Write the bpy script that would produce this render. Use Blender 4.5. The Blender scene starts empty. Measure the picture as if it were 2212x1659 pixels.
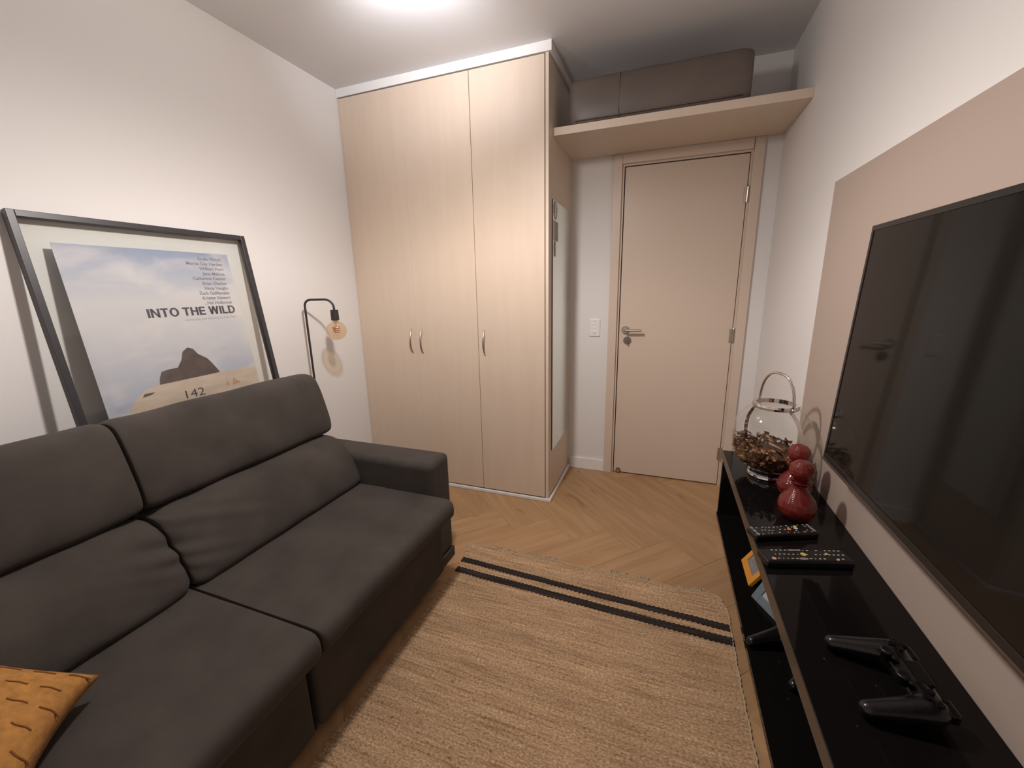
import bpy, bmesh, math, random
from mathutils import Vector, Matrix, noise
random.seed(7)
S = bpy.context.scene
COL = S.collection
PI = math.pi

# ------------------------------------------------------------------ camera, world, exposure
cam_d = bpy.data.cameras.new('camera')
cam = bpy.data.objects.new('camera', cam_d); COL.objects.link(cam)
cam.location = (1.9968, -2.3305, 1.357)
cam.rotation_euler = (1.3409, 0.0193, 0.3517)
cam_d.sensor_width = 36.0; cam_d.lens = 36.0 * 878.967 / 2212; cam_d.clip_start = 0.02
S.camera = cam
S.view_settings.view_transform = 'Standard'
S.view_settings.look = 'None'
S.view_settings.gamma = 1.0
S.view_settings.use_curve_mapping = False
S.view_settings.exposure = 0.0
w = bpy.data.worlds.new('world'); S.world = w; w.use_nodes = True
w.node_tree.nodes['Background'].inputs[0].default_value = (0.05, 0.045, 0.04, 1)
w.node_tree.nodes['Background'].inputs[1].default_value = 0.2
LAMP_POWER = 900.0        # main LED bulb (point lamp with a hand-shaped profile)
CEILING_FILL_POWER = 30.0     # added fill light, brightens the ceiling and wardrobe top
LAMP_COLOR = (1.0, 0.92, 0.87)

# ------------------------------------------------------------------ key dimensions (metres)
H = 2.5815; W = 2.5693; XW = 1.3643; YB = 0.5851; YN = -3.05
ZS = 2.1708; YSF = 0.0911
ZR = 0.6286; XR = 2.2842; YR = -0.3893

# ------------------------------------------------------------------ material helpers
def lin(c):
    return tuple((x / 12.92 if x <= 0.04045 else ((x + 0.055) / 1.055) ** 2.4) for x in c)
def srgb(r, g, b): return lin((r / 255, g / 255, b / 255))

def mat(name, col, rough=0.6, metal=0.0, spec=0.5, var=0.0, vscale=(4, 4, 4), col2=None, bump=0.0, bscale=80.0,
        coat=0.0, sheen=0.0, detail=4.0, bdist=0.002):
    m = bpy.data.materials.new(name); m.use_nodes = True
    nt = m.node_tree; p = nt.nodes['Principled BSDF']
    p.inputs['Base Color'].default_value = (*col, 1)
    p.inputs['Roughness'].default_value = rough
    p.inputs['Metallic'].default_value = metal
    p.inputs['Specular IOR Level'].default_value = spec
    if coat: p.inputs['Coat Weight'].default_value = coat; p.inputs['Coat Roughness'].default_value = 0.03
    if sheen: p.inputs['Sheen Weight'].default_value = sheen; p.inputs['Sheen Roughness'].default_value = 0.5
    tc = None
    if var or col2:
        tc = nt.nodes.new('ShaderNodeTexCoord')
        mp = nt.nodes.new('ShaderNodeMapping'); mp.inputs['Scale'].default_value = vscale
        nt.links.new(tc.outputs['Object'], mp.inputs['Vector'])
        n = nt.nodes.new('ShaderNodeTexNoise'); n.inputs['Scale'].default_value = 1.0; n.inputs['Detail'].default_value = detail
        nt.links.new(mp.outputs[0], n.inputs['Vector'])
        r = nt.nodes.new('ShaderNodeValToRGB')
        r.color_ramp.elements[0].position = 0.3; r.color_ramp.elements[1].position = 0.7
        c2 = col2 if col2 else tuple(min(1, x * (1 + var)) for x in col)
        c1 = col if col2 else tuple(x * (1 - var) for x in col)
        r.color_ramp.elements[0].color = (*c1, 1); r.color_ramp.elements[1].color = (*c2, 1)
        nt.links.new(n.outputs[0], r.inputs[0]); nt.links.new(r.outputs[0], p.inputs['Base Color'])
    if bump:
        if tc is None: tc = nt.nodes.new('ShaderNodeTexCoord')
        n2 = nt.nodes.new('ShaderNodeTexNoise'); n2.inputs['Scale'].default_value = bscale; n2.inputs['Detail'].default_value = 3
        nt.links.new(tc.outputs['Object'], n2.inputs['Vector'])
        b = nt.nodes.new('ShaderNodeBump'); b.inputs['Strength'].default_value = bump; b.inputs['Distance'].default_value = bdist
        nt.links.new(n2.outputs[0], b.inputs['Height']); nt.links.new(b.outputs[0], p.inputs['Normal'])
    return m

def thin_glass(name, tint=(0.97, 0.98, 0.97), refl=1.0):
    m = bpy.data.materials.new(name); m.use_nodes = True
    nt = m.node_tree; nt.nodes.clear()
    out = nt.nodes.new('ShaderNodeOutputMaterial'); mx = nt.nodes.new('ShaderNodeMixShader')
    t = nt.nodes.new('ShaderNodeBsdfTransparent'); g = nt.nodes.new('ShaderNodeBsdfGlossy')
    lw = nt.nodes.new('ShaderNodeLayerWeight'); lw.inputs[0].default_value = 0.5
    pw = nt.nodes.new('ShaderNodeMath'); pw.operation = 'POWER'; pw.inputs[1].default_value = 4.0
    f = nt.nodes.new('ShaderNodeMath'); f.operation = 'MULTIPLY_ADD'; f.inputs[1].default_value = 0.90; f.inputs[2].default_value = 0.045
    nt.links.new(lw.outputs['Facing'], pw.inputs[0]); nt.links.new(pw.outputs[0], f.inputs[0])
    ml = nt.nodes.new('ShaderNodeMath'); ml.operation = 'MULTIPLY'; ml.inputs[1].default_value = refl
    t.inputs[0].default_value = (*tint, 1); g.inputs['Roughness'].default_value = 0.045
    g.inputs[0].default_value = (1, 1, 1, 1)
    nt.links.new(f.outputs[0], ml.inputs[0]); nt.links.new(ml.outputs[0], mx.inputs[0])
    nt.links.new(t.outputs[0], mx.inputs[1]); nt.links.new(g.outputs[0], mx.inputs[2])
    nt.links.new(mx.outputs[0], out.inputs[0])
    return m

def emitter(name, col, strength):
    m = bpy.data.materials.new(name); m.use_nodes = True
    nt = m.node_tree; nt.nodes.clear()
    out = nt.nodes.new('ShaderNodeOutputMaterial'); e = nt.nodes.new('ShaderNodeEmission')
    e.inputs[0].default_value = (*col, 1); e.inputs[1].default_value = strength
    nt.links.new(e.outputs[0], out.inputs[0])
    return m

# ------------------------------------------------------------------ mesh helpers
def smooth(me, on=True, angle=None):
    me.polygons.foreach_set('use_smooth', [on] * len(me.polygons))

def obj(name, bm, m, parent=None, sm=False, loc=None, rot=None):
    me = bpy.data.meshes.new(name)
    bmesh.ops.recalc_face_normals(bm, faces=bm.faces)
    bm.to_mesh(me); bm.free()
    if sm: smooth(me)
    if isinstance(m, (list, tuple)):
        for x in m: me.materials.append(x)
    else: me.materials.append(m)
    o = bpy.data.objects.new(name, me); COL.objects.link(o)
    if parent: o.parent = parent
    if loc: o.location = loc
    if rot: o.rotation_euler = rot
    return o

def tag(o, label=None, cat=None, group=None, kind=None):
    if label: o['label'] = label
    if cat: o['category'] = cat
    if group: o['group'] = group
    if kind: o['kind'] = kind
    return o

def thing(name, label, cat, loc=(0, 0, 0), rot=(0, 0, 0), group=None):
    o = bpy.data.objects.new(name, None); COL.objects.link(o)
    o.location = loc; o.rotation_euler = rot; o.empty_display_size = 0.1
    return tag(o, label, cat, group)

def bx(bm, x0, x1, y0, y1, z0, z1, bev=0.0, seg=2):
    r = bmesh.ops.create_cube(bm, size=1.0)
    vs = r['verts']
    for v in vs:
        v.co = Vector((x0 + (v.co.x + .5) * (x1 - x0), y0 + (v.co.y + .5) * (y1 - y0), z0 + (v.co.z + .5) * (z1 - z0)))
    if bev:
        es = list({e for v in vs for e in v.link_edges})
        bmesh.ops.bevel(bm, geom=es, offset=bev, segments=seg, profile=0.5, affect='EDGES')
    return bm

def box(x0, x1, y0, y1, z0, z1, bev=0.0, seg=2):
    return bx(bmesh.new(), x0, x1, y0, y1, z0, z1, bev, seg)

def lathe(bm, prof, n=32, cx=0, cy=0):
    """prof: list of (r, z)"""
    rings = []
    for r, z in prof:
        if r < 1e-6: rings.append([bm.verts.new((cx, cy, z))])
        else: rings.append([bm.verts.new((cx + r * math.cos(2 * PI * k / n), cy + r * math.sin(2 * PI * k / n), z)) for k in range(n)])
    for a, b in zip(rings, rings[1:]):
        if len(a) == 1 and len(b) == 1: continue
        for k in range(n):
            k2 = (k + 1) % n
            if len(a) == 1: bm.faces.new((a[0], b[k], b[k2]))
            elif len(b) == 1: bm.faces.new((a[k], b[0], a[k2]))
            else: bm.faces.new((a[k], b[k], b[k2], a[k2]))
    return bm

def tube(bm, pts, rad, n=10, cap=True):
    pts = [Vector(p) for p in pts]
    rads = rad if isinstance(rad, (list, tuple)) else [rad] * len(pts)
    rings = []; up = None
    for i, p in enumerate(pts):
        d = (pts[min(i + 1, len(pts) - 1)] - pts[max(i - 1, 0)]).normalized()
        if up is None:
            up = Vector((0, 0, 1)) if abs(d.z) < 0.9 else Vector((1, 0, 0))
        a = d.cross(up)
        if a.length < 1e-4: a = d.cross(Vector((0, 1, 0)))
        a.normalize(); b = a.cross(d).normalized(); up = b
        rings.append([bm.verts.new(p + (a * math.cos(2 * PI * k / n) + b * math.sin(2 * PI * k / n)) * rads[i]) for k in range(n)])
    for a, b in zip(rings, rings[1:]):
        for k in range(n):
            bm.faces.new((a[k], a[(k + 1) % n], b[(k + 1) % n], b[k]))
    if cap:
        bm.faces.new(rings[0][::-1]); bm.faces.new(rings[-1])
    return bm

def chaikin(p, it=2, closed=True):
    for _ in range(it):
        q = []
        n = len(p)
        for i in range(n):
            a = Vector(p[i]); b = Vector(p[(i + 1) % n])
            q += [a * .75 + b * .25, a * .25 + b * .75]
        p = q
    return p

def resample(p, n):
    p = [Vector(x) for x in p]; p = p + [p[0]]
    L = [0]
    for a, b in zip(p, p[1:]): L.append(L[-1] + (b - a).length)
    out = []; j = 0
    for i in range(n):
        t = L[-1] * i / n
        while L[j + 1] < t: j += 1
        f = (t - L[j]) / max(1e-9, L[j + 1] - L[j]); out.append(p[j].lerp(p[j + 1], f))
    return out

def loft(prof, y0, y1, ny=40, endr=0.05, shrink=0.25, sub=2, npf=64, disp=None):
    """a soft body: profile in (x,z) swept along y with rounded ends"""
    p = resample(chaikin(prof, sub), npf)
    c = sum(p, Vector((0, 0))) / len(p)
    bm = bmesh.new(); rings = []
    L = y1 - y0
    ts = []
    for i in range(ny + 1):
        t = i / ny
        ts.append(t)
    m = 7
    ends = [endr * (1 - math.cos(PI / 2 * k / m)) for k in range(m)]
    ds = ends + [endr + (L - 2 * endr) * k / ny for k in range(ny + 1)] + [L - e for e in ends[::-1]]
    for d in ds:
        e = min(d, L - d)
        s = 1.0
        if e < endr: s = 1 - shrink * (1 - math.sqrt(max(0, 1 - (1 - e / endr) ** 2)))
        ring = []
        for q in p:
            r = c + (q - c) * s
            co = Vector((r.x, y0 + d, r.y))
            if disp:
                nrm = Vector((q.x - c.x, 0, q.y - c.y)).normalized()
                co += nrm * disp(co, d, L)
            ring.append(bm.verts.new(co))
        rings.append(ring)
    for a, b in zip(rings, rings[1:]):
        for k in range(npf):
            bm.faces.new((a[k], a[(k + 1) % npf], b[(k + 1) % npf], b[k]))
    for ring, rev in ((rings[0], True), (rings[-1], False)):
        cc = sum((v.co for v in ring), Vector()) / npf
        cv = bm.verts.new(cc)
        for k in range(npf):
            f = (ring[k], ring[(k + 1) % npf], cv)
            bm.faces.new(f[::-1] if rev else f)
    return bm

def prism(bm, pts, z0, z1):
    a = [bm.verts.new((x, y, z0)) for x, y in pts]; b = [bm.verts.new((x, y, z1)) for x, y in pts]
    n = len(pts)
    bm.faces.new(a[::-1]); bm.faces.new(b)
    for k in range(n): bm.faces.new((a[k], a[(k + 1) % n], b[(k + 1) % n], b[k]))
    return bm

def text_part(name, body, size, x, y, z, m, parent, align='RIGHT', offset=0.0, sx=1.0):
    cu = bpy.data.curves.new(name, 'FONT'); cu.body = body; cu.size = size; cu.align_x = align
    cu.offset = offset; cu.extrude = 0.0001; cu.resolution_u = 3
    t = bpy.data.objects.new('tmp', cu); COL.objects.link(t)
    bpy.context.view_layer.update()
    me = bpy.data.meshes.new_from_object(t.evaluated_get(bpy.context.evaluated_depsgraph_get()))
    bpy.data.objects.remove(t); bpy.data.curves.remove(cu)
    me.name = name; me.materials.clear(); me.materials.append(m)
    for v in me.vertices: v.co.x *= sx
    o = bpy.data.objects.new(name, me); COL.objects.link(o); o.parent = parent; o.location = (x, y, z)
    return o

# ------------------------------------------------------------------ materials
M = {}
M['wall'] = mat('wall_paint', (0.775, 0.752, 0.738), 0.55, bump=0.08, bscale=220, spec=0.3)
M['ceiling'] = mat('ceiling_paint', (0.74, 0.73, 0.735), 0.6, bump=0.05, bscale=180, spec=0.3)
M['white'] = mat('white_trim_paint', (0.84, 0.82, 0.805), 0.4)
M['veneer'] = mat('pale_wood_laminate', (0.69, 0.56, 0.445), 0.42, var=0.022, vscale=(26, 26, 2.2))
M['veneer_side'] = mat('pale_wood_laminate_side', (0.70, 0.58, 0.47), 0.45, var=0.022, vscale=(26, 26, 2.2))
M['gap'] = mat('dark_joint', (0.06, 0.035, 0.025), 0.8)
M['door'] = mat('beige_door_paint', (0.66, 0.54, 0.445), 0.4, bump=0.03, bscale=150)
M['panel'] = mat('taupe_panel', (0.43, 0.345, 0.295), 0.35)
M['steel'] = mat('brushed_steel', (0.55, 0.50, 0.45), 0.32, metal=1.0)
M['darksteel'] = mat('grey_steel', (0.30, 0.28, 0.27), 0.35, metal=1.0)
M['chrome'] = mat('chrome', (0.78, 0.76, 0.75), 0.06, metal=1.0)
M['sofa'] = mat('charcoal_suede', (0.060, 0.050, 0.044), 0.9, var=0.18, vscale=(7, 7, 7), bump=0.25, bscale=420, sheen=0.06, spec=0.2)
M['sofa_far'] = M['sofa']
M['thread'] = mat('dark_seam', (0.03, 0.028, 0.028), 0.9)
M['cushion'] = mat('taupe_leatherette', (0.125, 0.098, 0.085), 0.42, var=0.12, vscale=(5, 5, 5), bump=0.06, bscale=90)
M['black'] = mat('black_metal', (0.030, 0.026, 0.026), 0.45)
M['frame'] = mat('black_frame_wood', (0.035, 0.033, 0.038), 0.38)
M['rack'] = mat('black_gloss_lacquer', (0.006, 0.005, 0.005), 0.05, spec=0.13)
M['edge'] = mat('rack_edge_band', (0.042, 0.033, 0.026), 0.3)
M['plastic'] = mat('black_plastic', (0.006, 0.0055, 0.006), 0.38)
M['bezel'] = mat('tv_bezel', (0.012, 0.011, 0.011), 0.25)
M['screen'] = mat('tv_screen', (0.010, 0.009, 0.008), 0.05, spec=0.13)
M['glass'] = thin_glass('clear_glass')
M['pane'] = thin_glass('frame_glass', (0.965, 0.975, 0.965), 0.8)
M['amber'] = thin_glass('amber_glass', (0.95, 0.85, 0.70), 1.6)
M['filament'] = mat('copper_filament', (0.55, 0.25, 0.12), 0.35, metal=0.6)

def mirror_mat():
    return mat('mirror', (0.83, 0.85, 0.80), 0.03, metal=1.0)
M['mirror'] = mirror_mat()
M['mirror_edge'] = mat('mirror_edge', (0.05, 0.05, 0.045), 0.4)

def red_glass():
    m = mat('red_glazed_glass', (0.20, 0.024, 0.019), 0.16, spec=0.6, coat=0.4, var=0.12, vscale=(40, 40, 40))
    nt = m.node_tree; p = nt.nodes['Principled BSDF']; out = nt.nodes['Material Output']
    tc = nt.nodes.new('ShaderNodeTexCoord'); wv = nt.nodes.new('ShaderNodeTexWave')
    wv.wave_type = 'BANDS'; wv.bands_direction = 'DIAGONAL'; wv.inputs['Scale'].default_value = 75; wv.inputs['Distortion'].default_value = 1.2
    b = nt.nodes.new('ShaderNodeBump'); b.inputs['Strength'].default_value = 0.35; b.inputs['Distance'].default_value = 0.002
    nt.links.new(tc.outputs['Object'], wv.inputs['Vector']); nt.links.new(wv.outputs[1], b.inputs['Height']); nt.links.new(b.outputs[0], p.inputs['Normal'])
    t = nt.nodes.new('ShaderNodeBsdfTransparent'); t.inputs[0].default_value = (0.75, 0.30, 0.24, 1)
    mx = nt.nodes.new('ShaderNodeMixShader'); mx.inputs[0].default_value = 0.30
    nt.links.new(p.outputs[0], mx.inputs[1]); nt.links.new(t.outputs[0], mx.inputs[2]); nt.links.new(mx.outputs[0], out.inputs[0])
    return m
M['red'] = red_glass()

def plank_mat():
    m = bpy.data.materials.new('oak_plank'); m.use_nodes = True
    nt = m.node_tree; p = nt.nodes['Principled BSDF']
    p.inputs['Roughness'].default_value = 0.42; p.inputs['Specular IOR Level'].default_value = 0.35
    tc = nt.nodes.new('ShaderNodeTexCoord'); oi = nt.nodes.new('ShaderNodeObjectInfo')
    add = nt.nodes.new('ShaderNodeVectorMath'); add.operation = 'ADD'
    sc = nt.nodes.new('ShaderNodeVectorMath'); sc.operation = 'SCALE'; sc.inputs[3].default_value = 30
    nt.links.new(oi.outputs['Random'], sc.inputs[0])
    nt.links.new(tc.outputs['Object'], add.inputs[0]); nt.links.new(sc.outputs[0], add.inputs[1])
    mp = nt.nodes.new('ShaderNodeMapping'); mp.inputs['Scale'].default_value = (2.2, 22, 1)
    nt.links.new(add.outputs[0], mp.inputs['Vector'])
    n = nt.nodes.new('ShaderNodeTexNoise'); n.inputs['Scale'].default_value = 1; n.inputs['Detail'].default_value = 6; n.inputs['Distortion'].default_value = 0.6
    nt.links.new(mp.outputs[0], n.inputs['Vector'])
    r = nt.nodes.new('ShaderNodeValToRGB')
    r.color_ramp.elements[0].position = 0.28; r.color_ramp.elements[0].color = (0.370, 0.215, 0.104, 1)
    r.color_ramp.elements[1].position = 0.72; r.color_ramp.elements[1].color = (0.490, 0.305, 0.162, 1)
    nt.links.new(n.outputs[0], r.inputs[0])
    # knots
    mp2 = nt.nodes.new('ShaderNodeMapping'); mp2.inputs['Scale'].default_value = (5, 14, 1)
    nt.links.new(add.outputs[0], mp2.inputs['Vector'])
    n2 = nt.nodes.new('ShaderNodeTexNoise'); n2.inputs['Scale'].default_value = 1; n2.inputs['Detail'].default_value = 1
    nt.links.new(mp2.outputs[0], n2.inputs['Vector'])
    r2 = nt.nodes.new('ShaderNodeValToRGB')
    r2.color_ramp.elements[0].position = 0.71; r2.color_ramp.elements[0].color = (0, 0, 0, 1)
    r2.color_ramp.elements[1].position = 0.78; r2.color_ramp.elements[1].color = (1, 1, 1, 1)
    nt.links.new(n2.outputs[0], r2.inputs[0])
    mx = nt.nodes.new('ShaderNodeMixRGB'); mx.inputs[2].default_value = (0.23, 0.12, 0.052, 1)
    kf = nt.nodes.new('ShaderNodeMath'); kf.operation = 'MULTIPLY'; kf.inputs[1].default_value = 0.6
    nt.links.new(r2.outputs[0], kf.inputs[0]); nt.links.new(kf.outputs[0], mx.inputs[0]); nt.links.new(r.outputs[0], mx.inputs[1])
    hv = nt.nodes.new('ShaderNodeHueSaturation')
    mr = nt.nodes.new('ShaderNodeMapRange'); mr.inputs[3].default_value = 0.88; mr.inputs[4].default_value = 1.12
    nt.links.new(oi.outputs['Random'], mr.inputs[0]); nt.links.new(mr.outputs[0], hv.inputs['Value'])
    nt.links.new(mx.outputs[0], hv.inputs['Color']); nt.links.new(hv.outputs[0], p.inputs['Base Color'])
    return m
M['plank'] = plank_mat()
M['subfloor'] = mat('subfloor_joint', (0.12, 0.065, 0.03), 0.8)

def jute_mat(name, ca, cb, cc):
    m = bpy.data.materials.new(name); m.use_nodes = True
    nt = m.node_tree; p = nt.nodes['Principled BSDF']
    p.inputs['Roughness'].default_value = 0.9; p.inputs['Specular IOR Level'].default_value = 0.15
    tc = nt.nodes.new('ShaderNodeTexCoord')
    mp = nt.nodes.new('ShaderNodeMapping'); mp.inputs['Scale'].default_value = (5, 95, 1)
    nt.links.new(tc.outputs['Object'], mp.inputs['Vector'])
    n = nt.nodes.new('ShaderNodeTexNoise'); n.inputs['Scale'].default_value = 1; n.inputs['Detail'].default_value = 6; n.inputs['Roughness'].default_value = 0.65
    nt.links.new(mp.outputs[0], n.inputs['Vector'])
    r = nt.nodes.new('ShaderNodeValToRGB')
    e = r.color_ramp.elements
    e[0].position = 0.28; e[0].color = (*ca, 1); e[1].position = 0.66; e[1].color = (*cc, 1)
    k = e.new(0.46); k.color = (*cb, 1)
    nt.links.new(n.outputs[0], r.inputs[0])
    # fine cross weave
    mp2 = nt.nodes.new('ShaderNodeMapping'); mp2.inputs['Scale'].default_value = (110, 210, 1)
    nt.links.new(tc.outputs['Object'], mp2.inputs['Vector'])
    n2 = nt.nodes.new('ShaderNodeTexNoise'); n2.inputs['Scale'].default_value = 1; n2.inputs['Detail'].default_value = 2
    nt.links.new(mp2.outputs[0], n2.inputs['Vector'])
    mr = nt.nodes.new('ShaderNodeMapRange'); mr.inputs[1].default_value = 0.3; mr.inputs[2].default_value = 0.7; mr.inputs[3].default_value = 0.55; mr.inputs[4].default_value = 1.32
    nt.links.new(n2.outputs[0], mr.inputs[0])
    # broad faded zones along the rows
    mp3 = nt.nodes.new('ShaderNodeMapping'); mp3.inputs['Scale'].default_value = (1.5, 16, 1)
    nt.links.new(tc.outputs['Object'], mp3.inputs['Vector'])
    n3 = nt.nodes.new('ShaderNodeTexNoise'); n3.inputs['Scale'].default_value = 1; n3.inputs['Detail'].default_value = 2
    nt.links.new(mp3.outputs[0], n3.inputs['Vector'])
    mr3 = nt.nodes.new('ShaderNodeMapRange'); mr3.inputs[1].default_value = 0.3; mr3.inputs[2].default_value = 0.7; mr3.inputs[3].default_value = 0.85; mr3.inputs[4].default_value = 1.12
    nt.links.new(n3.outputs[0], mr3.inputs[0])
    mm = nt.nodes.new('ShaderNodeMath'); mm.operation = 'MULTIPLY'
    nt.links.new(mr.outputs[0], mm.inputs[0]); nt.links.new(mr3.outputs[0], mm.inputs[1])
    mp4 = nt.nodes.new('ShaderNodeMapping'); mp4.inputs['Scale'].default_value = (38, 70, 1)
    nt.links.new(tc.outputs['Object'], mp4.inputs['Vector'])
    n4 = nt.nodes.new('ShaderNodeTexNoise'); n4.inputs['Scale'].default_value = 1; n4.inputs['Detail'].default_value = 1
    nt.links.new(mp4.outputs[0], n4.inputs['Vector'])
    mr4 = nt.nodes.new('ShaderNodeMapRange'); mr4.inputs[1].default_value = 0.70; mr4.inputs[2].default_value = 0.80; mr4.inputs[3].default_value = 1.0; mr4.inputs[4].default_value = 0.42
    nt.links.new(n4.outputs[0], mr4.inputs[0])
    m5 = nt.nodes.new('ShaderNodeMath'); m5.operation = 'MULTIPLY'
    nt.links.new(mm.outputs[0], m5.inputs[0]); nt.links.new(mr4.outputs[0], m5.inputs[1]); mm = m5
    hv = nt.nodes.new('ShaderNodeHueSaturation'); nt.links.new(mm.outputs[0], hv.inputs['Value']); nt.links.new(r.outputs[0], hv.inputs['Color'])
    nt.links.new(hv.outputs[0], p.inputs['Base Color'])
    b = nt.nodes.new('ShaderNodeBump'); b.inputs['Strength'].default_value = 0.5; b.inputs['Distance'].default_value = 0.003
    nt.links.new(n2.outputs[0], b.inputs['Height']); nt.links.new(b.outputs[0], p.inputs['Normal'])
    return m
M['jute'] = jute_mat('natural_jute', (0.285, 0.170, 0.088), (0.480, 0.312, 0.180), (0.590, 0.405, 0.255))
M['jute_dark'] = jute_mat('dark_jute', (0.018, 0.013, 0.012), (0.032, 0.024, 0.022), (0.055, 0.042, 0.038))
M['thread_l'] = mat('jute_thread', (0.48, 0.37, 0.25), 0.9)
M['mustard'] = mat('mustard_yarn', (0.40, 0.185, 0.045), 0.95, var=0.2, vscale=(60, 60, 60), bump=0.5, bscale=300)
M['mustard_dark'] = mat('ochre_stitch', (0.22, 0.085, 0.018), 0.95)
M['yellow'] = mat('yellow_painted_wood', (0.62, 0.27, 0.03), 0.5)
M['blue'] = mat('blue_grey_painted_wood', (0.11, 0.15, 0.17), 0.5)
M['photo'] = mat('photo_print', (0.13, 0.13, 0.15), 0.4, col2=(0.24, 0.23, 0.24), vscale=(40, 40, 40))
M['photo_b'] = mat('photo_print_b', (0.26, 0.26, 0.30), 0.4, col2=(0.40, 0.38, 0.40), vscale=(40, 40, 40))
M['grey_print'] = mat('grey_print', (0.22, 0.20, 0.19), 0.5, col2=(0.36, 0.33, 0.31), vscale=(30, 30, 30))
M['leaf_print'] = mat('leaf_print', (0.30, 0.30, 0.27), 0.5)
M['pale_print'] = mat('pale_print', (0.42, 0.38, 0.35), 0.5)

# ================================================================== SETTING
def struct(name, bm, m, parent=None, sm=False):
    o = obj(name, bm, m, parent, sm)
    if parent is None: o['kind'] = 'structure'
    return o
T = 0.12
struct('wall_left', box(-T, 0, YN - T, YB + T, -0.1, H + .1), M['wall'])
struct('wall_right', box(W, W + T, YN - T, YB + T, -0.1, H + .1), M['wall'])
struct('wall_front', box(0, W, YN - T, YN, -0.1, H + .1), M['wall'])
DX0, DX1 = 1.7076, 2.415          # door leaf
bm = bmesh.new()
bx(bm, 0, DX0 - 0.016, YB, YB + T, -0.1, H + .1); bx(bm, DX1 + 0.016, W, YB, YB + T, -0.1, H + .1)
bx(bm, DX0 - 0.016, DX1 + 0.016, YB, YB + T, 2.116, H + .1)
struct('wall_back', bm, M['wall'])
struct('ceiling', box(0, W, YN, YB, H, H + 0.1), M['ceiling'])
floor = struct('floor', box(0, W, YN, YB + T, -0.1, -0.006), M['subfloor'])

# herringbone planks, each its own piece
def clip(poly, lo, hi, ax):
    for sgn, lim in ((1, lo), (-1, -hi)):
        out = []
        for i in range(len(poly)):
            a, b = poly[i], poly[(i + 1) % len(poly)]
            da, db = sgn * a[ax] - lim, sgn * b[ax] - lim
            if da >= 0: out.append(a)
            if (da >= 0) != (db >= 0):
                t = da / (da - db); out.append((a[0] + t * (b[0] - a[0]), a[1] + t * (b[1] - a[1])))
        poly = out
        if not poly: return []
    return poly
PW = 0.2375; NL = 5; s2 = math.sqrt(.5)
N0, T0 = 1.107, -1.850           # a staircase corner, n=(1,1)/sqrt2, t=(-1,1)/sqrt2
def nt2xy(n, t): return ((n - t) * s2, (n + t) * s2)
def plank(n0, n1, t0, t1, along_t):
    g = 0.0003
    quad = [nt2xy(n0 + g, t0 + g), nt2xy(n1 - g, t0 + g), nt2xy(n1 - g, t1 - g), nt2xy(n0 + g, t1 - g)]
    q = clip(clip(quad, 0.001, W - .001, 0), YN + .001, YB + 0.05, 1)
    if len(q) < 3: return
    ar = abs(sum(q[i][0] * q[(i + 1) % len(q)][1] - q[(i + 1) % len(q)][0] * q[i][1] for i in range(len(q)))) / 2
    if ar < 0.0008: return
    cx, cy = nt2xy((n0 + n1) / 2, (t0 + t1) / 2)
    ang = math.radians(135 if along_t else 45)
    ca, sa = math.cos(-ang), math.sin(-ang)
    loc = [((x - cx) * ca - (y - cy) * sa, (x - cx) * sa + (y - cy) * ca) for x, y in q]
    b = prism(bmesh.new(), loc, -0.006, random.uniform(-0.0004, 0.0))
    top = [e for e in b.edges if all(v.co.z > -0.003 for v in e.verts)]
    bmesh.ops.bevel(b, geom=top, offset=0.0008, segments=1, affect='EDGES')
    obj('plank', b, M['plank'], floor, loc=(cx, cy, 0), rot=(0, 0, ang))
# cell (i,j): columns along n mirrored (x = -n); k=(x-y) mod 2N; k<N -> plank along n
done = set()
for i in range(-16, 17):
    for j in range(-16, 17):
        k = (i - j) % (2 * NL)
        if k < NL: key = ('n', i - k, j)
        else: key = ('t', i, j - (2 * NL - 1 - k))
        if key in done: continue
        done.add(key)
        # mirrored: n = N1 - x*PW ; column i=0 covers n in [1.107, 1.107+PW]
        if key[0] == 'n':
            nhi = N0 + PW - key[1] * PW; plank(nhi - NL * PW, nhi, T0 + key[2] * PW, T0 + (key[2] + 1) * PW, False)
        else:
            nhi = N0 + PW - key[1] * PW; plank(nhi - PW, nhi, T0 + (key[2] - 1 + 1) * PW, T0 + (key[2] + NL) * PW, True)

struct('baseboard_back', box(1.381, 1.640, YB - 0.014, YB, 0, 0.087, 0.002), M['white'])
struct('baseboard_right', box(W - 0.014, W, YN, YB - .014, 0, 0.087, 0.002), M['white'])
struct('baseboard_corner', box(2.481, W - .014, YB - 0.014, YB, 0, 0.087, 0.002), M['white'])
bpy.data.objects['baseboard_corner'].name = 'baseboard_back_corner'
struct('baseboard_left', box(0, 0.014, YN, 0.0, 0, 0.087, 0.002), M['white'])
# white mouldings of the built-in wardrobe
bm = bmesh.new()
bx(bm, 0.002, XW + .0166, -0.0046, 0.016, 2.5342, H); bx(bm, XW - .002, XW + .0166, 0.016, YB, 2.5342, H)
struct('trim_1', bm, M['white'])
bm = bmesh.new()
bx(bm, 0.002, XW + .0166, -0.006, 0.012, 0.0, 0.022, 0.004); bx(bm, XW, XW + .0166, 0.008, YB, 0.0, 0.022, 0.004)
struct('trim_2', bm, M['white'])

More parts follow.
